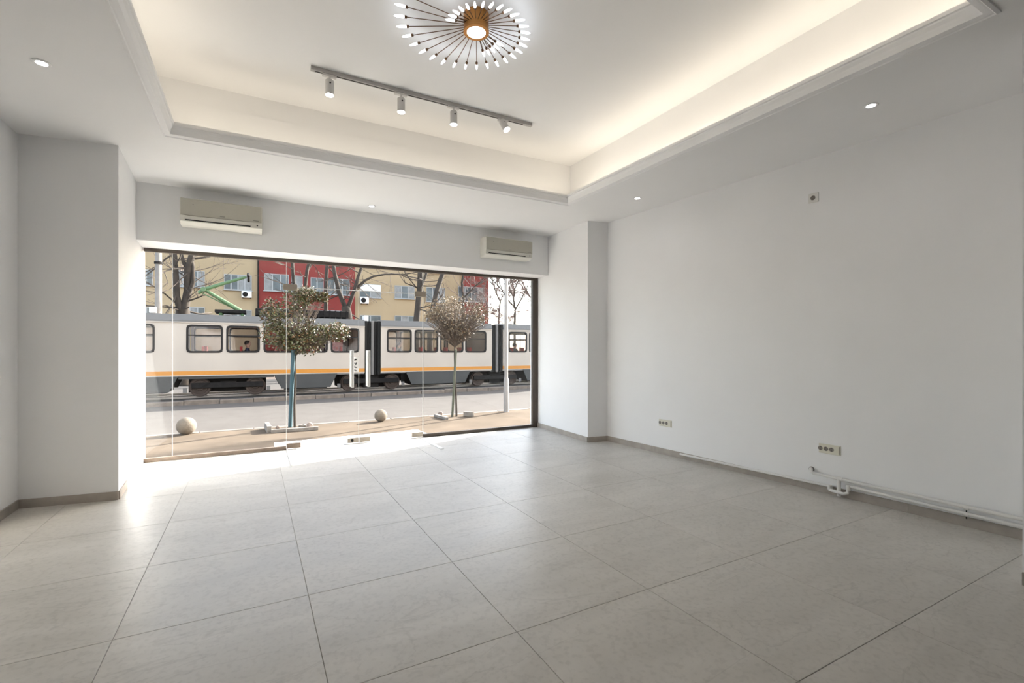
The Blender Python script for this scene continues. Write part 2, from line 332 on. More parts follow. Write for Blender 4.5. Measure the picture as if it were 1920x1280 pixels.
# ================================================================== SHOPFRONT
def px_x(u): # x on the shopfront plane
    p = onp(u, 650, (-1.09, YF(-1.09)), (3.96, YF(3.96))); return p.x
GX = [-1.075, px_x(323), px_x(537), px_x(673), px_x(793), 3.955]
ZG, ZD = 2.375, 2.045
def pane(x0, x1, z0, z1, th=.010):
    return MB().hexa([(x0,YF(x0)-th/2,z0),(x1,YF(x1)-th/2,z0),(x1,YF(x1)+th/2,z0),(x0,YF(x0)+th/2,z0),(x0,YF(x0)-th/2,z1),(x1,YF(x1)-th/2,z1),(x1,YF(x1)+th/2,z1),(x0,YF(x0)+th/2,z1)])
def fbox(x0, x1, d0, d1, z0, z1):
    return MB().hexa([(x0,YF(x0)+d0,z0),(x1,YF(x1)+d0,z0),(x1,YF(x1)+d1,z0),(x0,YF(x0)+d1,z0),(x0,YF(x0)+d0,z1),(x1,YF(x1)+d0,z1),(x1,YF(x1)+d1,z1),(x0,YF(x0)+d1,z1)])
fr = link('trim_5', None, (1.4, 6.62, 0)); ORG[fr.name] = (1.4, 6.62, 0); fr['kind'] = 'structure'
part(fr, 'top_rail', fbox(GX[0], 3.985, -.03, .03, ZG-.012, ZG+.026), M['frame'], bevel=.003)
part(fr, 'side_post', fbox(3.945, 4.04, -.03, .03, 0, ZG+.026), M['frame'], bevel=.003)
part(fr, 'bottom_rail', fbox(GX[0], GX[2], -.025, .025, 0, .045), M['rail'], bevel=.003)
part(fr, 'bottom_rail', fbox(GX[4], 3.945, -.025, .025, 0, .045), M['frame'], bevel=.003)
def win(n, x0, x1, z0, z1):
    r = link('window_%d' % n, None, ((x0+x1)/2, YF(x0), z0)); ORG[r.name] = tuple(r.location); r['kind'] = 'structure'
    part(r, 'glass_pane', pane(x0+.002, x1-.002, z0, z1), M['glass']); return r
w1 = win(1, GX[0], GX[1], .03, ZG); part(w1, 'seal', fbox(GX[1]-.003, GX[1]+.003, -.006, .006, .03, ZG), M['seal'])
w2 = win(2, GX[1], GX[2], .03, ZG); part(w2, 'seal', fbox(GX[2]-.003, GX[2]+.003, -.006, .006, .045, ZG), M['seal'])
w3 = win(3, GX[4], 3.95, .03, ZG); part(w3, 'seal', fbox(GX[4]-.003, GX[4]+.003, -.006, .006, .045, ZG), M['seal'])
w4 = win(4, GX[2]+.003, GX[4]-.003, ZD+.008, ZG); part(w4, 'edge', fbox(GX[2]+.09, GX[4]-.06, -.006, .006, ZD, ZD+.007), M['seal'])  # edge: pale strip that paints the highlight along the door tops
def zf(v, u): return onp(u, v, (-1.09, YF(-1.09)), (3.96, YF(3.96))).z
for n, (x0, x1, side) in ((1, (GX[2], GX[3], -1)), (2, (GX[3], GX[4], 1))):
    r = link('door_%d' % n, None, ((x0+x1)/2, YF(x0), 0)); ORG[r.name] = tuple(r.location); r['kind'] = 'structure'
    part(r, 'glass_pane', pane(x0+.004, x1-.004, .012, ZD-.004), M['glass'])
    hx = x0 if side < 0 else x1; lx = x1 if side < 0 else x0
    # pivot fittings at the hinge side, lock fitting at the meeting edge
    s_ = -side
    a, b = sorted((hx-s_*.04, hx+s_*.125)); part(r, 'top_hinge', fbox(a, b, -.017, .017, ZD-.035, ZD+.04), M['patch'], bevel=.003)
    a, b = sorted((hx+s_*.004, hx+s_*.165)); ph = part(r, 'bottom_hinge', fbox(a, b, -.017, .017, .012, .075), M['patch'] if side > 0 else M['rail'], bevel=.003)
    a, b = sorted((lx+side*.004, lx+side*.15)); pl = part(r, 'lock_fitting', fbox(a, b, -.017, .017, .012, .075), M['patch'], bevel=.003)
    if side < 0: part(pl, 'keyhole', MB().lathe([(.018,0),(.018,.006),(.010,.007)], (lx-.09, YF(lx)-.017, .045), 14, (0,-1,0)), M['dark'])
    part(r, 'meeting_edge' if side < 0 else 'hinge_edge', fbox(x1-.004 if side<0 else x1-.004, x1-.0015, -.005, .005, .08, ZD), M['seal'])
    hxm = px_x(659.5) if side < 0 else px_x(690)
    for k, d in enumerate((-.055, .055)):
        zz0, zz1 = .755, 1.245
        hb = part(r, 'handle', MB().hexa([(hxm-.017,YF(hxm)+d-.009,zz0),(hxm+.017,YF(hxm)+d-.009,zz0),(hxm+.017,YF(hxm)+d+.009,zz0),(hxm-.017,YF(hxm)+d+.009,zz0),(hxm-.017,YF(hxm)+d-.009,zz1),(hxm+.017,YF(hxm)+d-.009,zz1),(hxm+.017,YF(hxm)+d+.009,zz1),(hxm-.017,YF(hxm)+d+.009,zz1)]), M['steel'], bevel=.004)
        for z in (.83, 1.17):
            part(hb, 'standoff', MB().lathe([(.009,0),(.009,abs(d)-.011)], (hxm, YF(hxm)+(.0055 if d>0 else -.0055), z), 12, (0,1 if d>0 else -1,0)), M['steel'])
for nm_, (ua, va, ub, vb), wd_, lab in (('floor_strip', (791,821,829,841), .05, 'wide pale strip on the floor inside the right end of the glass doors'), ('floor_strip', (538,843,547,873), .014, 'thin pale strip on the floor inside the left end of the glass doors')):
    a_, b_ = atZ(ua, va, .003), atZ(ub, vb, .003)
    solo(nm_, MB().bar((a_.x,a_.y,.003), (b_.x,b_.y,.003), wd_, .006), M['steel'], lab, 'floor strip', ((a_.x+b_.x)/2,(a_.y+b_.y)/2,0), bevel=.002)  # low pale bars laid along two lines running in from the doors
# PULL sticker on the left door
sx0, sx1 = px_x(663), px_x(672); sz1, sz0 = zf(669, 668), zf(697, 668)
yq = YF(sx0)-.0065
stk = thing('pull_sign', 'white PULL sticker with black stacked letters on the glass door', 'sign', ((sx0+sx1)/2, yq, sz0))
part(stk, 'sticker', MB().box(sx0, sx1, yq-.0006, yq, sz0, sz1), M['sticker'])
lh = (sz1-sz0-.03)/4; lw_ = (sx1-sx0)*.52; lx0 = sx0+(sx1-sx0)*.14; th = .012
glyph = {'P': [(0,1,0,1),], 'U': [], 'L': []}
def letter(ch, x, z, w_, h_, t):
    b = MB(); R = lambda a0,a1,c0,c1: b.box(x+a0, x+a1, yq-.0016, yq-.0007, z+c0, z+c1)
    if ch == 'P': R(0,t,0,h_); R(t,w_-t*.4,h_-t,h_); R(w_-t,w_,h_*.52,h_-t*.5); R(t,w_-t*.4,h_*.40,h_*.40+t)
    if ch == 'U': R(0,t,t*.6,h_); R(w_-t,w_,t*.6,h_); R(t*.4,w_-t*.4,0,t)
    if ch == 'L': R(0,t,0,h_); R(t,w_,0,t)
    return b
for k, ch in enumerate('PULL'):
    zt = sz1-.012-(k+1)*(lh+.002)
    part(stk, 'letter', letter(ch, lx0, zt, lw_, lh*.72, th), M['ink'])

# ================================================================== DOWNLIGHTS
def downlight(pos, label, proto=[None], e=.5):
    x, y = pos
    if proto[0] is None:
        t = thing('downlight', label, 'light', (x, y, ZC), 'round ceiling downlights'); proto[0] = t
        part(t, 'bezel', MB().lathe([(.036,-.001),(.044,-.001),(.046,-.004),(.040,-.008),(.030,-.006)], (x,y,ZC), 24), M['trim'], smooth=True)
        part(t, 'lens', MB().lathe([(.029,-.0065),(.029,-.004)], (x,y,ZC), 20), M['dl'])
    else: t = dup(proto[0], (x,y,ZC), label)
    spot('downlight_lamp', (x,y,ZC-.02), (0,0,-1), e, 150, .8, (1,.97,.93), .04); return t
DL = [(78,117,'left of the cove above the left column'), (697,386,'above the shopfront between the two air conditioners'), (1195,371,'over the far right pier'), (1633,197,'right of the cove above the single wall socket')]
for u, v, lab in DL:
    p = atZ(u, v, ZC); downlight((p.x, p.y), 'small lit round downlight in the soffit '+lab)

# ================================================================== TRACK LIGHT
ta, tb = atZ(583,128,3.555), atZ(993,237,3.555); ty = (ta.y+tb.y)/2
rail = thing('light_track', 'grey ceiling track rail with black slot over the four spotlights', 'light track', (ta.x, ty, ZT))
part(rail, 'rail', MB().box(ta.x, tb.x, ty-.018, ty+.018, 3.548, ZT), M['trackm'], bevel=.002)
part(rail, 'slot', MB().box(ta.x+.03, tb.x-.09, ty-.006, ty+.006, 3.5465, 3.5485), M['dark'])
part(rail, 'end_cap', MB().box(tb.x-.002, tb.x+.012, ty-.018, ty+.018, 3.548, ZT), M['trackm'])
names = ('first spotlight from the left on the ceiling track', 'second spotlight from the left on the ceiling track', 'third spotlight from the left on the ceiling track', 'tilted fourth spotlight at the right end of the ceiling track')
for k, (u, v) in enumerate(((617,147),(749,183),(846,208),(939,231))):
    p = atZ(u, v, 3.53); x, y = p.x, ty
    t = thing('track_spotlight', 'white cylinder '+names[k], 'spotlight', (x, y, 3.548), 'spotlights on the ceiling track')
    part(t, 'adapter', MB().box(x-.055, x+.055, y-.017, y+.017, 3.528, 3.546), M['spotw'], bevel=.003)
    part(t, 'stem', MB().lathe([(.008,0),(.008,.035)], (x, y-.012, 3.497), 10), M['spotw'])
    ax = Vector((0,0,-1)) if k < 3 else Vector((.22,-.45,-.85)).normalized()
    top = Vector((x, y-.012, 3.497)) if k < 3 else Vector((x, y-.012, 3.497))-ax*.045
    body = part(t, 'head', MB().lathe([(.030,0),(.034,.004),(.034,.118),(.031,.122),(.029,.110)], top, 22, ax), M['spotw'], smooth=True)
    sv = Vector((0,-1,0)); part(body, 'screw', MB().lathe([(.007,0),(.007,.004)], top+ax*.035+sv*.0325, 10, sv), M['dark'])
    part(t, 'lens', MB().lathe([(.030,.112),(.033,.124),(.027,.128)], top, 20, ax), M['spotl'], smooth=True)
    spot('track_lamp', top+ax*.135, ax, 1.2, 110, .7, (1,.98,.95), .03)

# ================================================================== CHANDELIER
hc = atZ(893, 58, 3.47); hx, hy = hc.x, hc.y; zr = 3.475
ch = thing('firework_chandelier', 'copper spiral starburst ceiling lamp with glass bulb tips on thin rods', 'chandelier', (hx, hy, ZT))
hub = part(ch, 'hub', MB().lathe([(.088,0),(.088,.012),(.086,.014),(.086,.104),(.088,.106),(.088,.122),(.082,.122),(.082,.110)], (hx,hy,ZT-.122), 40), M['gold'], smooth=True)
part(ch, 'diffuser', MB().lathe([(.0815,-.118),(.080,-.121),(.05,-.123),(.0,-.1235)], (hx,hy,ZT-.0), 36), M['disc'], smooth=True)
arms = [(-173+11.35*k, .166+.0104*k) for k in range(33)]+[(53.8,.227),(45,.212),(35.6,.200),(25.7,.186),(14.8,.176)]
for k, (th_, r_) in enumerate(arms):
    a = math.radians(th_); d = Vector((math.cos(a), math.sin(a), 0)); inner = k >= 33
    p0 = Vector((hx,hy,3.50 if not inner else 3.478))+d*.083; p1 = Vector((hx,hy,zr))+d*r_; ax = (p1-p0).normalized()
    rod = part(ch, 'rod', MB().tube([p0, p1], .0028, 6), M['stem'], smooth=True)
    part(rod, 'socket', MB().lathe([(.004,-.012),(.009,-.010),(.010,.004),(.008,.006)], p1, 10, ax), M['stem'], smooth=True)
    part(rod, 'bulb', MB().lathe([(.0075,.006),(.0085,.020),(.008,.045),(.005,.066),(.001,.074)], p1, 10, ax), M['bulb'], smooth=True)
L = bpy.data.lights.new('chandelier_lamp', 'AREA'); L.shape = 'DISK'; L.size = .16; L.energy = 1.2*LAMP; L.color = (1,.97,.93)
lo = bpy.data.objects.new('chandelier_lamp', L); C.objects.link(lo); lo.location = (hx,hy,ZT-.13)

# ================================================================== AIR CONDITIONERS
def ac(x, yw, z, label, group='wall air conditioners'):
    W, Hh, D = .76, .275, .20
    t = thing('air_conditioner', label, 'air conditioner', (x, yw, z), group)
    fn = lambda a, p: (a, yw-p[0], z+p[1])
    part(t, 'casing', MB().extr([(0,0),(.12,.0),(.185,.028),(D-.006,.085),(D-.004,Hh-.02),(.17,Hh),(0,Hh)], x, x+W, fn), M['cream'], bevel=.006)
    fp = part(t, 'front_panel', MB().extr([(D-.008,.088),(D+.004,.090),(D+.002,Hh-.016),(D-.02,Hh-.006)], x+.008, x+W-.008, fn), M['acpanel'], bevel=.003)
    part(fp, 'badge', MB().box(x+W*.47, x+W*.53, yw-D-.0058, yw-D-.003, z+.106, z+.114), M['greyp'])
    part(fp, 'marking', MB().box(x+W*.88, x+W*.955, yw-D-.0058, yw-D-.003, z+.103, z+.110), M['greyp'])
    part(fp, 'sensor', MB().lathe([(.005,0),(.005,.002)], (x+W*.155, yw-D-.003, z+.205), 12, (0,-1,0)), M['greyp'])
    slope = lambda h: .185+(h-.028)/(.057)*(D-.006-.185)
    part(t, 'outlet', MB().extr([(.165,.024),(slope(.040)+.004,.040),(slope(.048)+.004,.048),(.165,.048)], x+.045, x+W-.115, fn), M['dark'])
    part(t, 'louver', MB().extr([(slope(.050)+.002,.050),(slope(.050)+.008,.049),(D+.002,.083),(D-.006,.084)], x+.045, x+W-.115, fn), M['cream'], bevel=.002)
    part(t, 'indicator', MB().lathe([(.008,0),(.008,.004)], (x+W-.05, yw-.199, z+.056), 12, (0,-1,-.25)), M['dark'])
    return t
ya = 6.165+.0118*(-.3+1.07)
ac1 = ac(-.672, ya, 2.578, 'cream split air conditioner on the lintel wall, left one')
dup(ac1, (2.855, 6.213, 2.572), 'cream split air conditioner on the lintel wall, right one')

# ================================================================== RIGHT WALL: sockets and pipes
PW, QW = (XR(5), 5), (XR(1), 1)
wn = Vector((-(1.0), -.062, 0)).normalized(); wt = Vector((.062, -1, 0)).normalized()   # out of the wall; along it towards the camera
def onwall(u, v, off=0):
    p = onp(u, v, (PW[0]+wn.x*off, PW[1]+wn.y*off), (QW[0]+wn.x*off, QW[1]+wn.y*off)); return p
def wallbox(c, s0, s1, z0, z1, d0, d1):
    f = lambda s, d, z: Vector((c.x, c.y, 0))+wt*s+wn*d+Vector((0,0,c.z+z))
    return MB().hexa([f(s0,d0,z0),f(s1,d0,z0),f(s1,d1,z0),f(s0,d1,z0),f(s0,d0,z1),f(s1,d0,z1),f(s1,d1,z1),f(s0,d1,z1)])
def outlet(u, v, n, w_, h_, label, name, m):
    c = onwall(u, v); t = thing(name, label, 'socket', (c.x, c.y, c.z))
    part(t, 'cover_plate', wallbox(c, -w_/2, w_/2, -h_/2, h_/2, 0, .009), m, bevel=.003)
    pitch = w_*.26
    for k in range(n):
        s = (k-(n-1)/2)*pitch-(.028 if n > 1 else .004); o = Vector((c.x,c.y,c.z))+wt*s+wn*.0088
        r = .021 if n == 1 else .019
        o2 = part(t, 'outlet', MB().lathe([(r,0),(r,.0012),(r*.85,.0016),(r*.8,.0004)], o, 20, wn), M['socket'], smooth=True)
        for s2 in (-.0095, .0095): part(o2, 'pin_hole', MB().lathe([(.003,0),(.003,.0022)], o+Vector((0,0,s2)), 8, wn), M['hole'])
    if n > 1: part(t, 'edge_switch', wallbox(c, w_/2-.012, w_/2-.006, -h_*.4, h_*.42, .008, .0105), M['socket'])
outlet(1526, 371, 1, .085, .085, 'single white power socket high on the right wall', 'wall_socket', M['plastic'])
outlet(1248, 793, 3, .19, .083, 'ivory triple power socket low on the wall, far one by the pier', 'triple_socket', M['ivory'])
outlet(1556, 842, 3, .175, .083, 'ivory triple power socket low on the wall above the pipe elbow', 'triple_socket', M['ivory'])
def wp(u, v, off=.035): p = onwall(u, v, off); return p
R = .0125
lowp = [wp(1275,851,.03), wp(1556,911,.03)]
a1 = lowp[1]; t1 = thing('heating_pipe', 'white lower heating pipe along the baseboard with a dip at the joint', 'pipe', tuple(lowp[0]))
part(t1, 'pipe_run', MB().tube([lowp[0], a1], R*.95, 12), M['pipe'], smooth=True)
b0 = wp(1556,918,.045); b1 = wp(1559,919,.06); b2 = wp(1582,926,.06); b3 = wp(1589,924,.055); b4 = wp(1590,913,.045); b5 = wp(1597,912,.04)
part(t1, 'bend', MB().tube([a1, a1+Vector((0,0,-.004)), b0, b1, b2, b3, b4, b5], R*1.1, 12), M['pipe'], smooth=True)
c1 = wp(1618,918,.038); part(t1, 'coupling', MB().tube([b5, c1], R*1.25, 12), M['pipe'], smooth=True)
e1 = Vector(c1)+(Vector(wp(1920,988,.038))-Vector(c1))*1.25; e1.y = max(e1.y, .97)
part(t1, 'pipe_run', MB().tube([c1, e1], R*1.05, 12), M['pipe'], smooth=True)
for u, v in ((1556,913),(1591,914)):
    p = wp(u, v, .045); part(t1, 'elbow_fitting', MB().lathe([(.015,-.022),(.0185,-.018),(.0185,.018),(.015,.022)], p, 14, (0,0,1)), M['pipe'], smooth=True)
q0 = wp(1522,879,.0); q1 = wp(1521,878,.04); q2 = wp(1523,886,.045); q3 = wp(1574,898,.04)
t2 = thing('heating_pipe', 'white upper heating pipe leaving the wall and running above the lower one', 'pipe', tuple(q0))
part(t2, 'wall_elbow', MB().tube([q0, q1, Vector(q1)+Vector((0,0,-.012)), q2], [.013,.0155,.0155,.0135], 12), M['pipe'], smooth=True)
part(t2, 'wall_rosette', MB().lathe([(.024,0),(.024,.003),(.014,.006)], q0, 18, wn), M['socket'], smooth=True)
e2 = Vector(q3)+(Vector(wp(1920,974,.04))-Vector(q3))*1.25
part(t2, 'pipe_run', MB().tube([q2, q3], R*.95, 12), M['pipe'], smooth=True)
part(t2, 'pipe_run', MB().tube([q3, e2], R*1.1, 12), M['pipe'], smooth=True)
part(t2, 'tee_fitting', MB().tube([wp(1570,896,.04), wp(1580,899,.04)], R*1.4, 12), M['pipe'], smooth=True)
dp = wp(1573,898,.045); part(t2, 'branch_pipe', MB().tube([dp, (dp.x,dp.y,.012)], R*1.2, 12), M['pipe'], smooth=True)
for tt, u, v in ((t1,1812,964),(t2,1812,952)):
    p = wp(u, v, .038); part(tt, 'clip', MB().tube([Vector(p)-wt*.012, Vector(p)+wt*.012], R*1.45, 12), M['pipe'], smooth=True)
    part(tt, 'clip_screw', MB().tube([Vector(p)+Vector((0,0,-R*1.2)), Vector(p)+Vector((0,0,-R*2.6))], .004, 6), M['dark'])

# ================================================================== STREET GROUND
ZS, ZR = -.50, -.62
YK, YT = 11.95, 18.75
struct('sidewalk', MB().box(-40, 60, 6.72, YK, ZS-.3, ZS), M['sidewalk'])
struct('road', MB().box(-40, 60, YK, YT, ZR-.3, ZR), M['road'])
struct('track_bed', MB().box(-40, 60, YT, 30, ZR-.3, ZS-.02), M['ballast'])
struct('far_ground', MB().box(-60, 120, 30, 120, ZR-.3, ZS-.02), M['soil'])
kb = link('sidewalk_kerb', None, (0,YK,ZS)); ORG[kb.name] = (0,YK,ZS); kb['kind'] = 'structure'
tk = link('track_kerb', None, (0,YT,ZS)); ORG[tk.name] = (0,YT,ZS); tk['kind'] = 'structure'
for k in range(-6, 16):
    j = random.uniform(-.012, .012)
    part(kb, 'kerb_stone', MB().box(k*1.0+.006, k*1.0+.994, YK-.16+j*.3, YK+.005, ZR-.1, ZS+.012+j*.5), M['curb'], bevel=.015)
for k in range(-7, 20):
    j = random.uniform(-.02, .02)
    part(tk, 'kerb_stone', MB().box(k*1.0+.008, k*1.0+.992, YT-.02+j, YT+.22, ZR-.1, ZS+.02+j), M['tcurb'], bevel=.02)
for k, y in enumerate((20.15, 21.65)):
    struct('track_rail', MB().box(-20, 40, y-.035, y+.035, ZS-.03, ZS+.05), M['railm'])
# threshold landing outside the doors
p1, p2 = atZ(514,832,-.02), atZ(782,807,-.02)
ly = (p1.y+p2.y)/2
struct('trim_landing', MB().prism([(p1.x,6.70),(p2.x+.05,6.70),(p2.x,p2.y),(p1.x,p1.y)], ZS, -.004), M['stone'])
struct('trim_step', MB().prism([(p1.x-.0,p1.y),(p2.x,p2.y),(p2.x,p2.y+.3),(p1.x,p1.y+.3)], ZS, -.25), M['stone'])

# ================================================================== TRAM
TY = 19.45; TD = 2.3
TX0 = xY(267, TY)
GRADE = .0046
tram = thing('tram', 'cream articulated tram with orange band and grey skirt passing outside', 'tram', (4.0, TY, ZS))
tx = lambda u: xY(u, TY)
def tz(v, u):                                            # height of a sight line on the tram side, with the street's fall taken out
    p = atY(u, v, TY); return p.z+GRADE*(p.x-4.0)
Z_ROOF, Z_EAVE, Z_WT, Z_WB = tz(585,268), tz(601,268), tz(609,350), tz(660.5,350)
Z_O1, Z_O0, Z_SK = tz(697,268), tz(705,268), tz(736,300)
Z_W2 = Z_O0-.035
seats = []
def car(xa, xb, wins, end_l=True, end_r=True):
    y0, y1 = TY, TY+TD
    # side walls (both sides) with real window openings
    for yy0, yy1, nm in ((y0, y0+.06, 'side_panel'), (y1-.06, y1, 'side_panel')):
        b = MB(); b.box(xa, xb, yy0, yy1, Z_O1, Z_WB); b.box(xa, xb, yy0, yy1, Z_WT, Z_EAVE)
        e = xa
        for (a, c) in wins: b.box(e, a, yy0, yy1, Z_WB, Z_WT); e = c
        b.box(e, xb, yy0, yy1, Z_WB, Z_WT)
        for (a, c) in wins:
            k_ = .05
            for (cx_, sx_) in ((a, 1), (c, -1)):
                for (cz_, sz_) in ((Z_WB, 1), (Z_WT, -1)):
                    P0 = [(cx_-sx_*.02, cz_-sz_*.02), (cx_+sx_*k_, cz_-sz_*.02), (cx_-sx_*.02, cz_+sz_*k_)]
                    i0 = len(b.v); b.v += [(x,yy0+.001,z) for x,z in P0]+[(x,yy1-.001,z) for x,z in P0]
                    b.f += [(i0,i0+1,i0+2),(i0+5,i0+4,i0+3),(i0,i0+3,i0+4,i0+1),(i0+1,i0+4,i0+5,i0+2),(i0+2,i0+5,i0+3,i0)]
        part(tram, nm, b, M['tcream'])
        b = MB(); b.box(xa, xb, yy0-.004, yy1+.004, Z_O0, Z_O1); part(tram, 'orange_band', b, M['torange'])
        b = MB(); b.box(xa, xb, yy0-.004, yy1+.004, Z_W2, Z_O0); part(tram, 'white_band', b, M['tcream'])
    part(tram, 'floor_pan', MB().box(xa, xb, y0+.07, y1-.07, Z_W2-.05, Z_W2+.10), M['tint'])
    part(tram, 'inner_lining', MB().box(xa, xb, y0+.065, y0+.09, Z_W2+.10, Z_WB-.02), M['tint'])
    part(tram, 'end_wall', MB().box(xa, xa+.05, y0+.07, y1-.07, Z_W2+.1, Z_EAVE), M['tcream'])
    part(tram, 'end_wall', MB().box(xb-.05, xb, y0+.07, y1-.07, Z_W2+.1, Z_EAVE), M['tcream'])
    fn = lambda a, p: (a, p[0], p[1])
    part(tram, 'roof', MB().extr([(y0-.02,Z_EAVE),(y0-.02,Z_EAVE+.05),(y0+.06,Z_ROOF-.02),(y0+.4,Z_ROOF),(y1-.4,Z_ROOF),(y1-.06,Z_ROOF-.02),(y1+.02,Z_EAVE+.05),(y1+.02,Z_EAVE)], xa, xb, fn), M['troof'])
    part(tram, 'rain_gutter', MB().box(xa, xb, y0-.035, y0, Z_EAVE-.03, Z_EAVE+.0), M['tcream'])
    for (a, c) in wins:
        for yy, sgn in ((y0, -1), (y1, 1)):
            fo = .012*sgn; t_ = .045; ya_, yb_ = sorted((yy+fo, yy-sgn*.05))
            b = MB(); zb = Z_WB+(Z_WT-Z_WB)*.63
            def rr(x0, x1, z0, z1, r): return [(xx+r*math.cos(t), zz+r*math.sin(t)) for xx, zz, t0 in ((x1-r,z1-r,0),(x0+r,z1-r,1),(x0+r,z0+r,2),(x1-r,z0+r,3)) for t in [math.pi/2*(t0+i/4) for i in range(5)]]
            po, pi_ = rr(a-.015, c+.015, Z_WB-.015, Z_WT+.015, .13), rr(a+t_, c-t_, Z_WB+t_, Z_WT-t_, .10); n = len(po)
            b.v = [(x,ya_,z) for x,z in po]+[(x,ya_,z) for x,z in pi_]+[(x,yb_,z) for x,z in po]+[(x,yb_,z) for x,z in pi_]
            for i in range(n):
                j = (i+1)%n; b.f += [(i,j,n+j,n+i),(2*n+j,2*n+i,3*n+i,3*n+j),(j,i,2*n+i,2*n+j),(n+i,n+j,3*n+j,3*n+i)]
            b.box(a+t_-.01, c-t_+.01, ya_+.008, yb_-.008, zb-.02, zb+.02)
            wf = part(tram, 'window_frame', b, M['wframe'])
            part(wf, 'pane', MB().box(a+t_, c-t_, yy-.004-sgn*.02, yy+.004-sgn*.02, Z_WB+t_, Z_WT-t_), M['tglass'])
        xm = (a+c)/2
        for yy in (y0+.35, y1-.75):
            sb = MB(); sb.box(xm-.05, xm+.35, yy, yy+.42, Z_W2+.48, Z_W2+.54); sb.box(xm-.12, xm-.05, yy, yy+.42, Z_W2+.45, Z_W2+1.02)
            s = part(tram, 'seat', sb, M['tseat'], bevel=.02); seats.append((xm+.12, yy+.21))
            part(s, 'pedestal', MB().box(xm+.05, xm+.15, yy+.12, yy+.3, Z_W2+.10, Z_W2+.48), M['tint'])
        part(tram, 'handrail', MB().tube([(a+.02, y0+.9, Z_W2+.10), (a+.02, y0+.9, Z_EAVE)], .018, 8), M['tpole'], smooth=True)
def skirt(xa, xb, slope_a=.25, slope_b=.25):
    for yy in (TY+.01, TY+TD-.05):
        b = MB(); b.hexa([(xa+slope_a,yy,Z_SK),(xb-slope_b,yy,Z_SK),(xb-slope_b,yy+.04,Z_SK),(xa+slope_a,yy+.04,Z_SK),(xa,yy,Z_W2),(xb,yy,Z_W2),(xb,yy+.04,Z_W2),(xa,yy+.04,Z_W2)])
        part(tram, 'skirt', b, M['tgrey'])
    part(tram, 'under_box', MB().box(xa+slope_a+.1, xb-slope_b-.1, TY+.25, TY+TD-.25, Z_SK-.05, Z_W2-.05), M['tdark'])
ZRAIL = ZS+.05
def bogie(xc, half=.85, r=.31):
    bg_ = part(tram, 'bogie_frame', MB().box(xc-half-.25, xc+half+.25, TY+.16, TY+.24, ZRAIL+r-.03, ZRAIL+r+.16).box(xc-half-.25, xc+half+.25, TY+TD-.24, TY+TD-.16, ZRAIL+r-.03, ZRAIL+r+.16).box(xc-.25, xc+.25, TY+.24, TY+TD-.24, ZRAIL+r, ZRAIL+r+.2), M['tdark'], bevel=.02)
    for s in (-1, 1):
        for yy in (TY+.30, TY+TD-.42):
            wz = ZRAIL+r
            part(bg_, 'wheel', MB().lathe([(r*.35,-.05),(r*.4,-.02),(r*.75,-.01),(r*.8,-.03),(r,-.03),(r,.07),(r*1.08,.075),(r*1.08,.11),(.05,.11)], (xc+s*half, yy, wz), 24, (0,1,0)), M['wheel'], smooth=True)
    part(bg_, 'motor_box', MB().box(xc-half-.35, xc+half+.35, TY+.5, TY+TD-.5, ZRAIL+.12, Z_W2-.06), M['tdark'])
    for s in (-1, 1): part(bg_, 'rail_guard', MB().box(xc+s*(half+.42)-.06, xc+s*(half+.42)+.06, TY+.14, TY+.19, ZRAIL+.14, ZRAIL+.30), M['bellowl'])
xa0 = tx(120); A0, A1 = xa0, tx(683.5)
WA = [(tx(349.5), tx(416.5)), (tx(424.5), tx(486)), (tx(494.5), tx(551)), (tx(558.5), tx(613.5)), (tx(620.5), tx(672.5))]
wl = tx(288.5); WA = [(wl-2.9, wl-1.65), (wl-1.45, wl)]+WA
car(A0, A1, WA)
B0, B1 = tx(714), tx(922); WB_ = [(tx(726), tx(771)), (tx(777.5), tx(820.5)), (tx(825.5), tx(868)), (tx(872.5), tx(911))]
car(B0, B1, WB_)
C0 = tx(943.5); c1_ = tx(954); C1 = C0+5.2
car(C0, C1, [(c1_, tx(987.5)), (tx(992), tx(992)+1.35), (tx(992)+1.55, tx(992)+2.9)])
for (xa, xb) in ((A1, B0), (B1, C0)):
    n = 5; wv = (xb-xa)/n
    for k in range(n):
        m_ = M['bellowl'] if k == n//2 else M['bellows']; ins = .05 if k % 2 == 0 else .12
        part(tram, 'bellows_fold', MB().box(xa+k*wv+.01, xa+(k+1)*wv-.01, TY+ins, TY+TD-ins, Z_W2-.1, Z_ROOF-.06), m_, bevel=.02)
    part(tram, 'coupling_cover', MB().box(xa+.02, xb-.02, TY+.3, TY+TD-.3, ZRAIL+.1, Z_W2-.1), M['tdark'])
bgx = [(tx(382)+tx(471))/2, (A1+B0)/2, (B1+C0)/2]
for x in bgx: bogie(x)
xl = tx(362); skirt(A0, bgx[0]-1.45); skirt(bgx[0]+1.45, bgx[1]-1.35); skirt(bgx[1]+1.35, bgx[2]-1.35); skirt(bgx[2]+1.35, C1)
# arches over the first bogie
part(tram, 'bogie_cover', MB().box(bgx[0]-1.45, bgx[0]+1.45, TY+.05, TY+.10, Z_W2-.10, Z_W2), M['tgrey'])
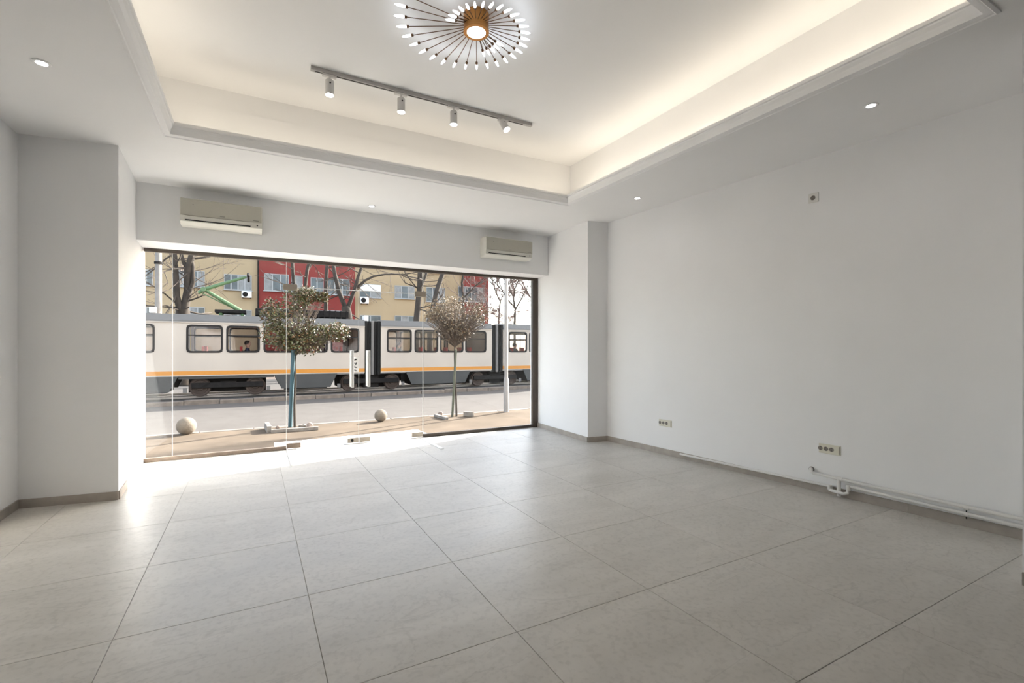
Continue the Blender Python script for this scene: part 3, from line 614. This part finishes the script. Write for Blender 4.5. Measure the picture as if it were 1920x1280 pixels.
# roof gear
rx0, rx1 = tx(560), tx(657)
part(tram, 'roof_resistor', MB().box(rx0, rx1, TY+.35, TY+1.5, Z_ROOF+.04, Z_ROOF+.30), M['tdark'], bevel=.03)
part(tram, 'roof_resistor', MB().box(tx(478), tx(548), TY+.4, TY+1.5, Z_ROOF+.04, Z_ROOF+.30), M['tdark'], bevel=.03)
for k in range(9):
    x = rx0+.1+k*(rx1-rx0-.2)/8; part(tram, 'resistor_rib', MB().box(x-.02, x+.02, TY+.33, TY+1.52, Z_ROOF, Z_ROOF+.31), M['tdark'])
part(tram, 'roof_lamp_box', MB().box(tx(686), tx(694), TY+.4, TY+.8, Z_ROOF-.1, Z_ROOF+.16), M['white'], bevel=.02)
# pantograph
pa = thing('pantograph', 'green single-arm pantograph rising from the roof of the tram', 'pantograph', (tx(440), TY+1.1, Z_ROOF))
PY = TY+1.1
P = lambda u, v: atY(u, v, PY)
part(pa, 'base_frame', MB().bar(P(404,584)-Vector((0,0,.0)), P(462,586), .9, .12), M['tdark'], bevel=.02)
for dy in (-.35, .35):
    part(pa, 'insulator', MB().lathe([(.07,0),(.05,.05),(.07,.08),(.05,.13)], (P(415,588).x, PY+dy, Z_ROOF), 12), M['green'], smooth=True)
    part(pa, 'insulator', MB().lathe([(.07,0),(.05,.05),(.07,.08),(.05,.13)], (P(455,588).x, PY+dy, Z_ROOF), 12), M['green'], smooth=True)
part(pa, 'lower_arm', MB().tube([P(451,583), P(384,543)], [.085,.055], 10), M['green'], smooth=True)
part(pa, 'knee_joint', MB().lathe([(.08,-.25),(.08,.25)], P(382,543), 12, (0,1,0)), M['green'], smooth=True)
part(pa, 'upper_arm', MB().tube([P(372,549), P(384,542), P(420,531), P(462,519)], [.06,.07,.06,.05], 10), M['green'], smooth=True)
part(pa, 'guide_rod', MB().tube([P(446,582), P(380,550)], .02, 8), M['green'], smooth=True)
t_ = P(466,517); part(pa, 'contact_strip', MB().tube([t_+Vector((0,-.75,-.12)), t_+Vector((0,-.55,0)), t_+Vector((0,.55,0)), t_+Vector((0,.75,-.12))], .05, 8), M['tdark'], smooth=True)
pa.parent = None
# grade: the whole tram leans with the street's fall
tram.rotation_euler[1] = GRADE

# ---------------- passengers (one skinned surface each)
def person(x, y, zseat, label, coat):
    t = thing('person', label, 'person', (x, y, zseat))
    j = {'pel': (0,0,.09), 'waist': (-.02,0,.25), 'chest': (-.02,0,.45), 'neck': (0,0,.60), 'sl': (-.02,-.19,.55), 'sr': (-.02,.19,.55), 'el': (.06,-.23,.30), 'er': (.06,.23,.30),
         'hl': (.30,-.14,.20), 'hr': (.30,.14,.20), 'kl': (.45,-.11,.08), 'kr': (.45,.11,.08), 'fl': (.44,-.11,-.33), 'fr': (.44,.11,-.33), 'tl': (.58,-.11,-.38), 'tr': (.58,.11,-.38), 'pl': (.02,-.10,.09), 'pr': (.02,.10,.09)}
    rad = {'pel': .15, 'waist': .14, 'chest': .155, 'neck': .06, 'sl': .085, 'sr': .085, 'el': .055, 'er': .055, 'hl': .04, 'hr': .04, 'kl': .075, 'kr': .075, 'fl': .05, 'fr': .05, 'tl': .04, 'tr': .04, 'pl': .11, 'pr': .11}
    E_ = [('pel','waist'),('waist','chest'),('chest','neck'),('chest','sl'),('chest','sr'),('sl','el'),('sr','er'),('el','hl'),('er','hr'),('pel','pl'),('pel','pr'),('pl','kl'),('pr','kr'),('kl','fl'),('kr','fr'),('fl','tl'),('fr','tr')]
    ks = list(j); me = bpy.data.meshes.new('body'); me.from_pydata([j[k] for k in ks], [(ks.index(a), ks.index(b)) for a, b in E_], [])
    me.materials.append(coat); o = link('body', me, (0,0,0), t)
    m = o.modifiers.new('skin', 'SKIN'); m.use_smooth_shade = True
    for k, v in zip(ks, me.skin_vertices[0].data): v.radius = (rad[k], rad[k]); v.use_root = (k == 'pel')
    o.modifiers.new('sub', 'SUBSURF').levels = 1; ORG[o.name] = (x,y,zseat)
    b = MB().lathe([(.045,-.16),(.05,-.12),(.06,-.10),(.082,-.06),(.09,0),(.085,.05),(.06,.095),(.02,.115)], (x+.01,y,zseat+.76), 16)
    hd = part(t, 'head', b, M['skin'], smooth=True)
    part(hd, 'hair', MB().lathe([(.094,-.03),(.100,.02),(.094,.06),(.068,.105),(.02,.126)], (x-.012,y,zseat+.76), 16), M['hair'], smooth=True)
    part(hd, 'nose', MB().lathe([(.016,0),(.013,.012),(.005,.024)], (x+.093,y,zseat+.745), 8, (1,0,-.2)), M['skin'], smooth=True)
    for s in (-1, 1):
        part(hd, 'eye', MB().lathe([(.010,0),(.008,.005),(.001,.007)], (x+.082,y+s*.034,zseat+.77), 8, (1,s*.3,0)), M['dark'], smooth=True)
        part(hd, 'ear', MB().lathe([(.022,0),(.024,.008),(.012,.014)], (x+.0,y+s*.084,zseat+.755), 10, (0,s,0)), M['skin'], smooth=True)
    part(hd, 'mouth', MB().box(x+.082,x+.090,y-.022,y+.022,zseat+.700,zseat+.706), M['tseat'])
    for s in (-1, 1):
        hp = Vector((x+.32, y+s*.13, zseat+.195)); hn = part(t, 'hand', MB().hexa([hp+Vector(v) for v in ((-.01,-.04,-.013),(.075,-.042,-.012),(.075,.042,-.012),(-.01,.03,-.013),(-.01,-.04,.013),(.075,-.042,.010),(.075,.042,.010),(-.01,.03,.013))]), M['skin'], bevel=.008)
        for k, L_ in enumerate((.062,.075,.07,.052)):
            fy = -.032+k*.0215; part(hn, 'finger', MB().tube([hp+Vector((.068,fy,0)), hp+Vector((.068+L_*.6,fy,-.006)), hp+Vector((.068+L_*.92,fy,-.028))], [.009,.0085,.006], 6), M['skin'], smooth=True)
        part(hn, 'finger', MB().tube([hp+Vector((.01,-s*.035,0)), hp+Vector((.04,-s*.06,-.005)), hp+Vector((.068,-s*.062,-.016))], [.011,.010,.007], 6), M['skin'], smooth=True)
    return t
def seat_near(u):
    x = tx(u); return min((s for s in seats if s[1] < TY+1), key=lambda s: abs(s[0]-x))
for u, lab, co in ((462,'person in a navy jacket seated behind the second left tram window',M['navy']), (735,'dark-haired person seated at the first window past the bellows',M['coat']), (962,'person in a dark coat seated in the rightmost tram car',M['coat'])):
    s = seat_near(u); person(s[0]+.02, s[1], Z_W2+.36-GRADE*(s[0]-4), lab, co)

# ================================================================== SIDEWALK THINGS
# stone ball bollards
def bollard(u, v, px, label, first=[None]):
    p = atZ(u, v, ZS); d = math.hypot(p.x, p.y)*math.cos(math.atan2(p.x, p.y)-YAW); r = px/2*d/F
    pr = [(r*math.sin(a), -r*math.cos(a)*.98+r*.95) for a in [math.pi*k/14 for k in range(15)]]
    return solo('stone_bollard', MB().lathe([(max(a,.001), b) for a, b in pr], (p.x,p.y,ZS), 24), M['ball'], label, 'bollard', (p.x,p.y,ZS), 'stone ball bollards', smooth=True)
bollard(349.5, 814, 33, 'round stone ball bollard at the kerb, left and larger one')
bollard(714, 790, 23.5, 'round stone ball bollard at the kerb, right and smaller one')
def leafmesh(n, centres, size, seed, flat=0):
    rnd = random.Random(seed); b = MB()
    for _ in range(n):
        c, r = rnd.choice(centres); 
        while True:
            q = Vector((rnd.uniform(-1,1), rnd.uniform(-1,1), rnd.uniform(-1,1)))
            if q.length < 1: break
        p = Vector(c)+Vector((q.x*r[0], q.y*r[1], q.z*r[2]))
        d = Vector((rnd.gauss(0,1), rnd.gauss(0,1), rnd.gauss(0,.7)-.3)).normalized(); sd = d.orthogonal().normalized(); sd.rotate(Matrix.Rotation(rnd.uniform(0,6.28), 3, d))
        nn = d.cross(sd); L_ = size*rnd.uniform(.6,1.25); w_ = L_*.27; k = len(b.v)
        b.v += [tuple(p), tuple(p+d*L_*.45+sd*w_), tuple(p+d*L_*.5+nn*L_*.06), tuple(p+d*L_*.45-sd*w_), tuple(p+d*L_)]
        b.f += [(k,k+1,k+2),(k,k+2,k+3),(k+1,k+4,k+2),(k+2,k+4,k+3)]
    return b
def sapling(u, v, label, stake_m, lean, trunk_pts, centres, leaves, twigs, seed):
    p = atZ(u, v, ZS); t = thing('street_tree', label, 'tree', (p.x, p.y, ZS), 'young street trees'); Y = p.y
    pts = [atY(a, b, Y+.03) for a, b in trunk_pts]; pts[0].z = ZS
    part(t, 'trunk', MB().tube(pts, [.028-.013*i/(len(pts)-1) for i in range(len(pts))], 8), M['bark'], smooth=True)
    rnd = random.Random(seed); b = MB(); top = pts[-1]
    C3 = []
    for (a, c, rx, rz) in centres:
        q = atY(a, c, Y); sc = q.y/ray(a,c).y/F; C3.append((q, (rx*sc, rx*sc*.8, rz*sc)))
    for _ in range(twigs):
        c, r = rnd.choice(C3); q = Vector(c)+Vector((rnd.uniform(-1,1)*r[0], rnd.uniform(-1,1)*r[1], rnd.uniform(-.9,1)*r[2])); base_ = top+Vector((0,0,-rnd.uniform(0,.12)))
        m_ = base_.lerp(q, .5)+Vector((rnd.gauss(0,.03), rnd.gauss(0,.03), .04)); b.tube([base_, m_, q], [.010,.006,.002], 4, False)
    tw = part(t, 'branch', b, M['twig'], kind='stuff')
    for nm, n, m_, sz in leaves: part(t, nm, leafmesh(n, C3, sz, seed+len(nm)+n), m_, kind='stuff')
    return t, p, Y
t1_, p1_, Y1_ = sapling(550, 803, 'young street tree with olive and russet leaves tied to a teal stake', M['teal'], 0, [(553,803),(552,760),(554,720),(553,680),(556,655)],
    [(556,562,26,26),(575,553,22,18),(510,588,20,32),(520,625,32,26),(556,612,36,36),(575,640,34,26),(600,625,36,18),(632,622,24,20),(545,640,34,20),(604,556,12,10)],
    [('foliage', 4200, M['leafa'], .07), ('russet_foliage', 1300, M['leafb'], .066), ('dry_foliage', 1500, M['leafd'], .062)], 150, 11)
part(t1_, 'stake', MB().tube([atZ(544,801,ZS), atY(550,655,Y1_-.03)], .042, 10), M['teal'], smooth=True, label='teal painted stake beside the trunk')
t2_, p2_, Y2_ = sapling(853, 781, 'young street tree with thin dry brown crown and grey stake', M['greenw'], 0, [(856,781),(855,740),(853,700),(852,665),(853,642)],
    [(853,590,58,40),(850,600,50,42),(840,585,40,32),(868,588,44,34),(815,590,18,16),(855,620,34,20),(900,590,18,22)],
    [('foliage', 2600, M['leafd'], .058), ('russet_foliage', 700, M['leafb'], .05)], 420, 23)
part(t2_, 'stake', MB().tube([atZ(848,781,ZS), atY(855,655,Y2_-.03)], .032, 8), M['greenw'], smooth=True)
# tree pit frames, stones
def plank(pa_, pb_, label, wd=.09, ht=.07, name='wooden_plank', m=None):
    a, b = atZ(*pa_, ZS+.03), atZ(*pb_, ZS+.03); a.z = b.z = ZS+ht/2+.004
    return solo(name, MB().bar(a, b, wd, ht), m or M['wood'], label, 'plank', tuple((a+b)/2), 'planks around the street trees', bevel=.008)
plank((508,809), (597,803), 'weathered plank lying in front of the teal staked tree')
plank((500,801), (505,809), 'short plank end at the left of the teal staked tree pit', ht=.14)
plank((816,779), (838,785), 'weathered plank left of the dry brown tree')
plank((870,778), (888,779), 'weathered plank right of the dry brown tree', ht=.12)
plank((560,798), (574,797.5), 'thin plank behind the trunk of the teal staked tree', wd=.05, ht=.04)
def rock(u, v, px, label):
    p = atZ(u, v, ZS); sc = (p.x*math.sin(YAW)+p.y*math.cos(YAW))/F; r = px/2*sc; b = MB()
    rnd = random.Random(int(u)); pr = [(r*.7,0),(r*1.0,r*.35),(r*.85,r*.9),(r*.35,r*1.3)]
    b.lathe(pr, (p.x,p.y,ZS), 7); b.v = [(x+rnd.uniform(-.15,.15)*r, y+rnd.uniform(-.15,.15)*r, z) for x, y, z in b.v]
    return solo('rock', b, M['rock'], label, 'rock', (p.x,p.y,ZS), 'rocks in the tree pits')
rock(521,803,8,'small brown rock left of the teal staked tree'); rock(581,801,14,'broad brown rock right of the teal staked tree'); rock(826,778,10,'small reddish rock left of the dry brown tree')
# lamppost on the sidewalk
p = atZ(949, 772, ZS); sc = (p.x*math.sin(YAW)+p.y*math.cos(YAW))/F
lp = thing('lamp_post', 'light grey metal street post on the sidewalk near the right end of the glass', 'post', (p.x,p.y,ZS))
part(lp, 'pole', MB().lathe([(3.4*sc,0),(3.2*sc,6)], (p.x,p.y,ZS+.9), 16), M['pole'], smooth=True)
part(lp, 'base_sleeve', MB().lathe([(4.9*sc,0),(4.9*sc,.88),(3.6*sc,.95)], (p.x,p.y,ZS), 16), M['pole'], smooth=True)

# ================================================================== FAR SIDE: building
BY = 48.0
bx = lambda u: xY(u, BY)
bz = lambda v, u: atY(u, v, BY).z
bl = thing('apartment_building', 'long beige and brick-red apartment block across the tram street', 'building', (bx(600), BY, ZS))
segs = [(bx(150), bx(485), 'rendb'), (bx(485), bx(665), 'rendr'), (bx(665), bx(866), 'rendb'), (bx(866), bx(915), 'rendr')]
for a, b, m in segs:
    part(bl, 'facade_bay', MB().box(a, b, BY-(.15 if m == 'rendr' else 0), BY+10, ZS, 16.5), M[m], label='red rendered bay' if m == 'rendr' else 'beige rendered bay')
part(bl, 'roof_slab', MB().box(segs[0][0]-.3, segs[-1][1]+.3, BY-.5, BY+10.3, 16.5, 16.8), M['concrete'])
def bwin(x0, x1, z0, z1, yf, n=3, shutter=0, seed=0):
    rnd = random.Random(seed); t = .07; b = MB()
    b.box(x0,x1,yf-.06,yf+.02,z0,z0+t); b.box(x0,x1,yf-.06,yf+.02,z1-t,z1)
    for k in range(n+1):
        xm = x0+(x1-x0)*k/n; b.box(max(x0,xm-t*.7),min(x1,xm+t*.7),yf-.06,yf+.02,z0+t,z1-t)
    f = part(bl, 'window', b, M['winw'])
    for k in range(n):
        a, c = x0+(x1-x0)*k/n+t*.6, x0+(x1-x0)*(k+1)/n-t*.6
        part(f, 'pane', MB().box(a, c, yf-.03, yf-.005, z0+t*.9, z1-t*.9), M['curtain'] if rnd.random() < .28 else M['wing'])
    part(f, 'sill', MB().box(x0-.08, x1+.08, yf-.18, yf, z0-.06, z0), M['winw'])
    if shutter: part(f, 'roller_shutter', MB().box(x0+.03, x1-.03, yf-.085, yf-.04, z1-(z1-z0)*shutter, z1-.02), M['blind'])
rows = [ # u0,u1,v top,v bottom,panes,red,shutter
 (262,287,505,535,2,0,0),(329,384,507,538,4,0,0),(420,472,515,544,4,0,0),(495,541,514,546,3,1,0),(546,567,517,547,1,1,0),(582,606,521,550,2,1,0),(613,655,523,553,3,1,0),
 (674.5,714,533,558,2,0,.5),(740,777,536,560,3,0,0),(799,834,539,566,3,0,0),(858,907,538,566,4,1,0)]
for k, (u0,u1,vt,vb,n,red,sh) in enumerate(rows):
    yf = BY-(.15 if red else 0); x0, x1 = bx(u0), bx(u1); z1, z0 = bz(vt,(u0+u1)/2), bz(vb,(u0+u1)/2); z0 = max(z0, z1-1.75)
    bwin(x0, x1, z0, z1, yf, n, sh, k)
    for dz in (-3.05, 3.05, 6.1):
        if u0 in (546,) : continue
        bwin(x0, x1, z0+dz, z1+dz, yf, n, 0, k+int(dz*10)+100)
def condenser(u0, u1, vt, vb, red, label=None):
    yf = BY-(.15 if red else 0); x0, x1, z1, z0 = bx(u0), bx(u1), bz(vt,u0), bz(vb,u0)
    t = thing('air_condenser', label, 'air conditioner', ((x0+x1)/2, yf, z0), 'air condensers on the apartment block')
    part(t, 'casing', MB().box(x0,x1,yf-.40,yf-.05,z0,z1), M['white'], bevel=.03)
    part(t, 'fan_grille', MB().lathe([((z1-z0)*.38,0),((z1-z0)*.38,.02),((z1-z0)*.08,.03)], (x0+(x1-x0)*.36, yf-.40, (z0+z1)/2), 18, (0,-1,0)), M['tdark'], smooth=True)
    for x in (x0+.1, x1-.1): part(t, 'bracket', MB().box(x-.03,x+.03,yf-.42,yf,z0-.05,z0), M['tdark'])
condenser(453,472,546,558,0,'white air condenser under a window of the left beige bay')
condenser(674.5,690,557,569,0,'white air condenser under the shuttered window of the middle beige bay')
# drain pipe between bays
solo('drain_pipe', MB().tube([(bx(484), BY-.25, ZS), (bx(484), BY-.25, 16.4)], .06, 8), M['tdark'], 'dark drain pipe where the left beige bay meets the red bay', 'pipe', (bx(484), BY-.25, ZS), smooth=True)

# ================================================================== FAR SIDE: bare trees
TWIG = .006
def grow(rnd, b, tw, p, d, L_, r, depth, spread=.55, up=.15):
    n = 4; pts = [p]; q = Vector(p); dd = Vector(d)
    for i in range(n):
        dd = (dd+Vector((rnd.gauss(0,.11), rnd.gauss(0,.11), rnd.gauss(0,.06)+up*.25))).normalized(); q = q+dd*L_/n; pts.append(q.copy())
    r1 = r*.62
    (b if r > .035 else tw).tube(pts, [max(TWIG, r+(r1-r)*i/n) for i in range(n+1)], 7 if r > .05 else 4, False)
    if depth <= 0: return
    for k in range(3 if depth > 1 else 4):
        i = rnd.randint(2, n) if k else n; a = Vector((rnd.gauss(0,1), rnd.gauss(0,1), rnd.gauss(0,.6)))
        nd = (dd+a.normalized()*spread*rnd.uniform(.7,1.4)+Vector((0,0,up))).normalized()
        grow(rnd, b, tw, pts[i], nd, L_*rnd.uniform(.55,.8), r1*rnd.uniform(.55,.85), depth-1, spread, up)
def bare_tree(Y, limbs, label, seed, twm='twig', thick=.006):
    global TWIG
    TWIG = thick
    rnd = random.Random(seed); b, tw = MB(), MB()
    base_ = atY(*limbs[0][0][0], Y); sc = base_.y/ray(*limbs[0][0][0]).y/F
    t = thing('bare_tree', label, 'tree', (base_.x, Y, ZS), 'bare trees across the street')
    for pts, w0, w1, dep, free in limbs:
        P3 = [atY(u, v, Y+rnd.uniform(-.2,.2)*min(1,i)) for i, (u, v) in enumerate(pts)]
        if free: P3.insert(0, Vector((P3[0].x, Y, ZS)))
        rr = [(w0+(w1-w0)*i/(len(P3)-1))/2*sc for i in range(len(P3))]
        b.tube(P3, rr, 10, False)
        d = (P3[-1]-P3[-2]).normalized()
        if dep > 0:
            for k in range(3): grow(rnd, b, tw, P3[-1], (d+Vector((rnd.gauss(0,.35), rnd.gauss(0,.35), rnd.gauss(0,.2)))).normalized(), rnd.uniform(1.3,2.1), rr[-1]*.75, dep)
        for i in range(1, len(P3)):
            for k in range(2):
                s = P3[i-1].lerp(P3[i], rnd.random()); a = Vector((rnd.gauss(0,1), rnd.gauss(0,.7), rnd.gauss(.2,.5))).normalized()
                if s.z > 2.8: grow(rnd, b, tw, s, a, rnd.uniform(.8,1.6), min(rr[-1]*.4,.05), max(1,dep-1), .6, .1)
    part(t, 'trunk', b, M['bark'], smooth=True)
    if tw.v: part(t, 'twigs', tw, M[twm], kind='stuff')
    return t
bare_tree(27, [([(343,588),(342,576)],25,21,0,1), ([(339,586),(331,555),(330,520),(327,480),(322,455)],12,8,3,0), ([(345,586),(352,545),(352,508),(362,470),(368,445)],15,9,3,0), ([(353,508),(344,490),(338,470)],8,5,3,0), ([(350,560),(362,530),(362,500),(356,470)],8,5,2,0)], 'large forked bare tree at the left behind the tram', 31)
bare_tree(33, [([(611,590),(611,540),(613,500),(616,470)],8,6,2,1)], 'slim straight bare tree before the red bay, third from left', 32)
bare_tree(32, [([(652,592),(648,575)],18,16,0,1), ([(648,578),(636,548),(628,515),(622,480)],9,6,2,0), ([(652,578),(664,545),(672,518),(682,490)],8,5,2,0), ([(668,540),(684,526),(700,518),(722,514),(750,514)],5,3,2,0)], 'wide V-forked bare tree between the red bay and the middle beige bay', 33)
bare_tree(36, [([(552,580),(551,535),(548,490)],7,6,2,1)], 'first slim bare tree before the red bay, left one', 34)
bare_tree(36, [([(572,580),(572,540),(576,505),(584,480)],7,6,2,1)], 'second slim bare tree before the red bay', 35)
bare_tree(31, [([(781,600),(784,570),(787,540),(788,505),(788,480)],13,9,2,1), ([(787,540),(796,522),(802,505)],6,4,2,0)], 'upright bare tree before the middle beige bay', 36)
bare_tree(30, [([(806,600),(812,575),(819,545),(829,515),(838,490)],11,8,2,1)], 'leaning bare tree right of the upright one before the middle beige bay', 37)
bare_tree(34, [([(868,590),(869,560),(866,530),(872,500)],5,4,3,1), ([(868,560),(880,548),(892,535)],4,3,3,0)], 'slender twiggy bare tree before the right red bay', 38, 'twigp')
bare_tree(40, [([(965,605),(966,580),(962,555)],5,3,5,1), ([(966,580),(978,560),(985,545)],3,2,5,0), ([(964,575),(950,560),(942,545)],3,2,5,0), ([(963,560),(966,540),(972,525)],3,2,5,0)], 'pinkish bare tree against the white sky at the right end', 39, 'twigp', thick=.014)
bare_tree(44, [([(935,605),(936,585),(938,565)],4,3,5,1), ([(1000,600),(998,580),(996,560)],4,3,5,1), ([(938,565),(930,548),(926,535)],3,2,5,0), ([(996,560),(985,540),(978,525)],3,2,5,0)], 'second pinkish bare tree against the white sky, farther off', 40, 'twigp', thick=.014)
# utility pole at the left and overhead wires
pq = atY(297, 588, 24.5)
up = thing('utility_pole', 'pale concrete utility pole with clamps at the left edge of the glass', 'post', (pq.x, 24.5, ZS))
part(up, 'pole', MB().lathe([(.14,0),(.10,9)], (pq.x, 24.5, ZS), 12), M['concrete'], smooth=True)
for v in (495, 470): part(up, 'clamp_band', MB().lathe([(.15,0),(.15,.10)], (pq.x, 24.5, atY(297,v,24.5).z), 12), M['tdark'], smooth=True)
part(up, 'junction_box', MB().box(pq.x-.28, pq.x-.04, 24.25, 24.42, atY(290,587,24.5).z, atY(290,576,24.5).z), M['white'], bevel=.02)
def wire(p, q, sag, r, label):
    p, q = Vector(p), Vector(q); pts = []
    for i in range(17):
        t = i/16; v = p.lerp(q, t); v.z -= sag*4*t*(1-t); pts.append(v)
    solo('overhead_wire', MB().tube(pts, r, 5), M['wire'], label, 'cable', tuple(p), 'overhead wires along the street', smooth=True)
wx0, wx1 = xY(318, 7.1), xY(488, 7.15)
wire((wx0, 7.06+(wx0+1.6)*.0491+.005, 2.53), (wx1, 7.06+(wx1+1.6)*.0491+.005, 2.505), .055, .006, 'thick black cable sagging under the canopy at the top left of the glass')
wire((-14,23,5.9), (34,23,5.6), .25, .012, 'highest thin overhead wire above the tram roof')
wire((-14,22,5.2), (34,22,5.05), .2, .012, 'middle thin overhead wire above the tram roof')
wire((-14,20.7,5.05), (34,20.7,4.75), .1, .012, 'lowest thin overhead wire above the tram roof')
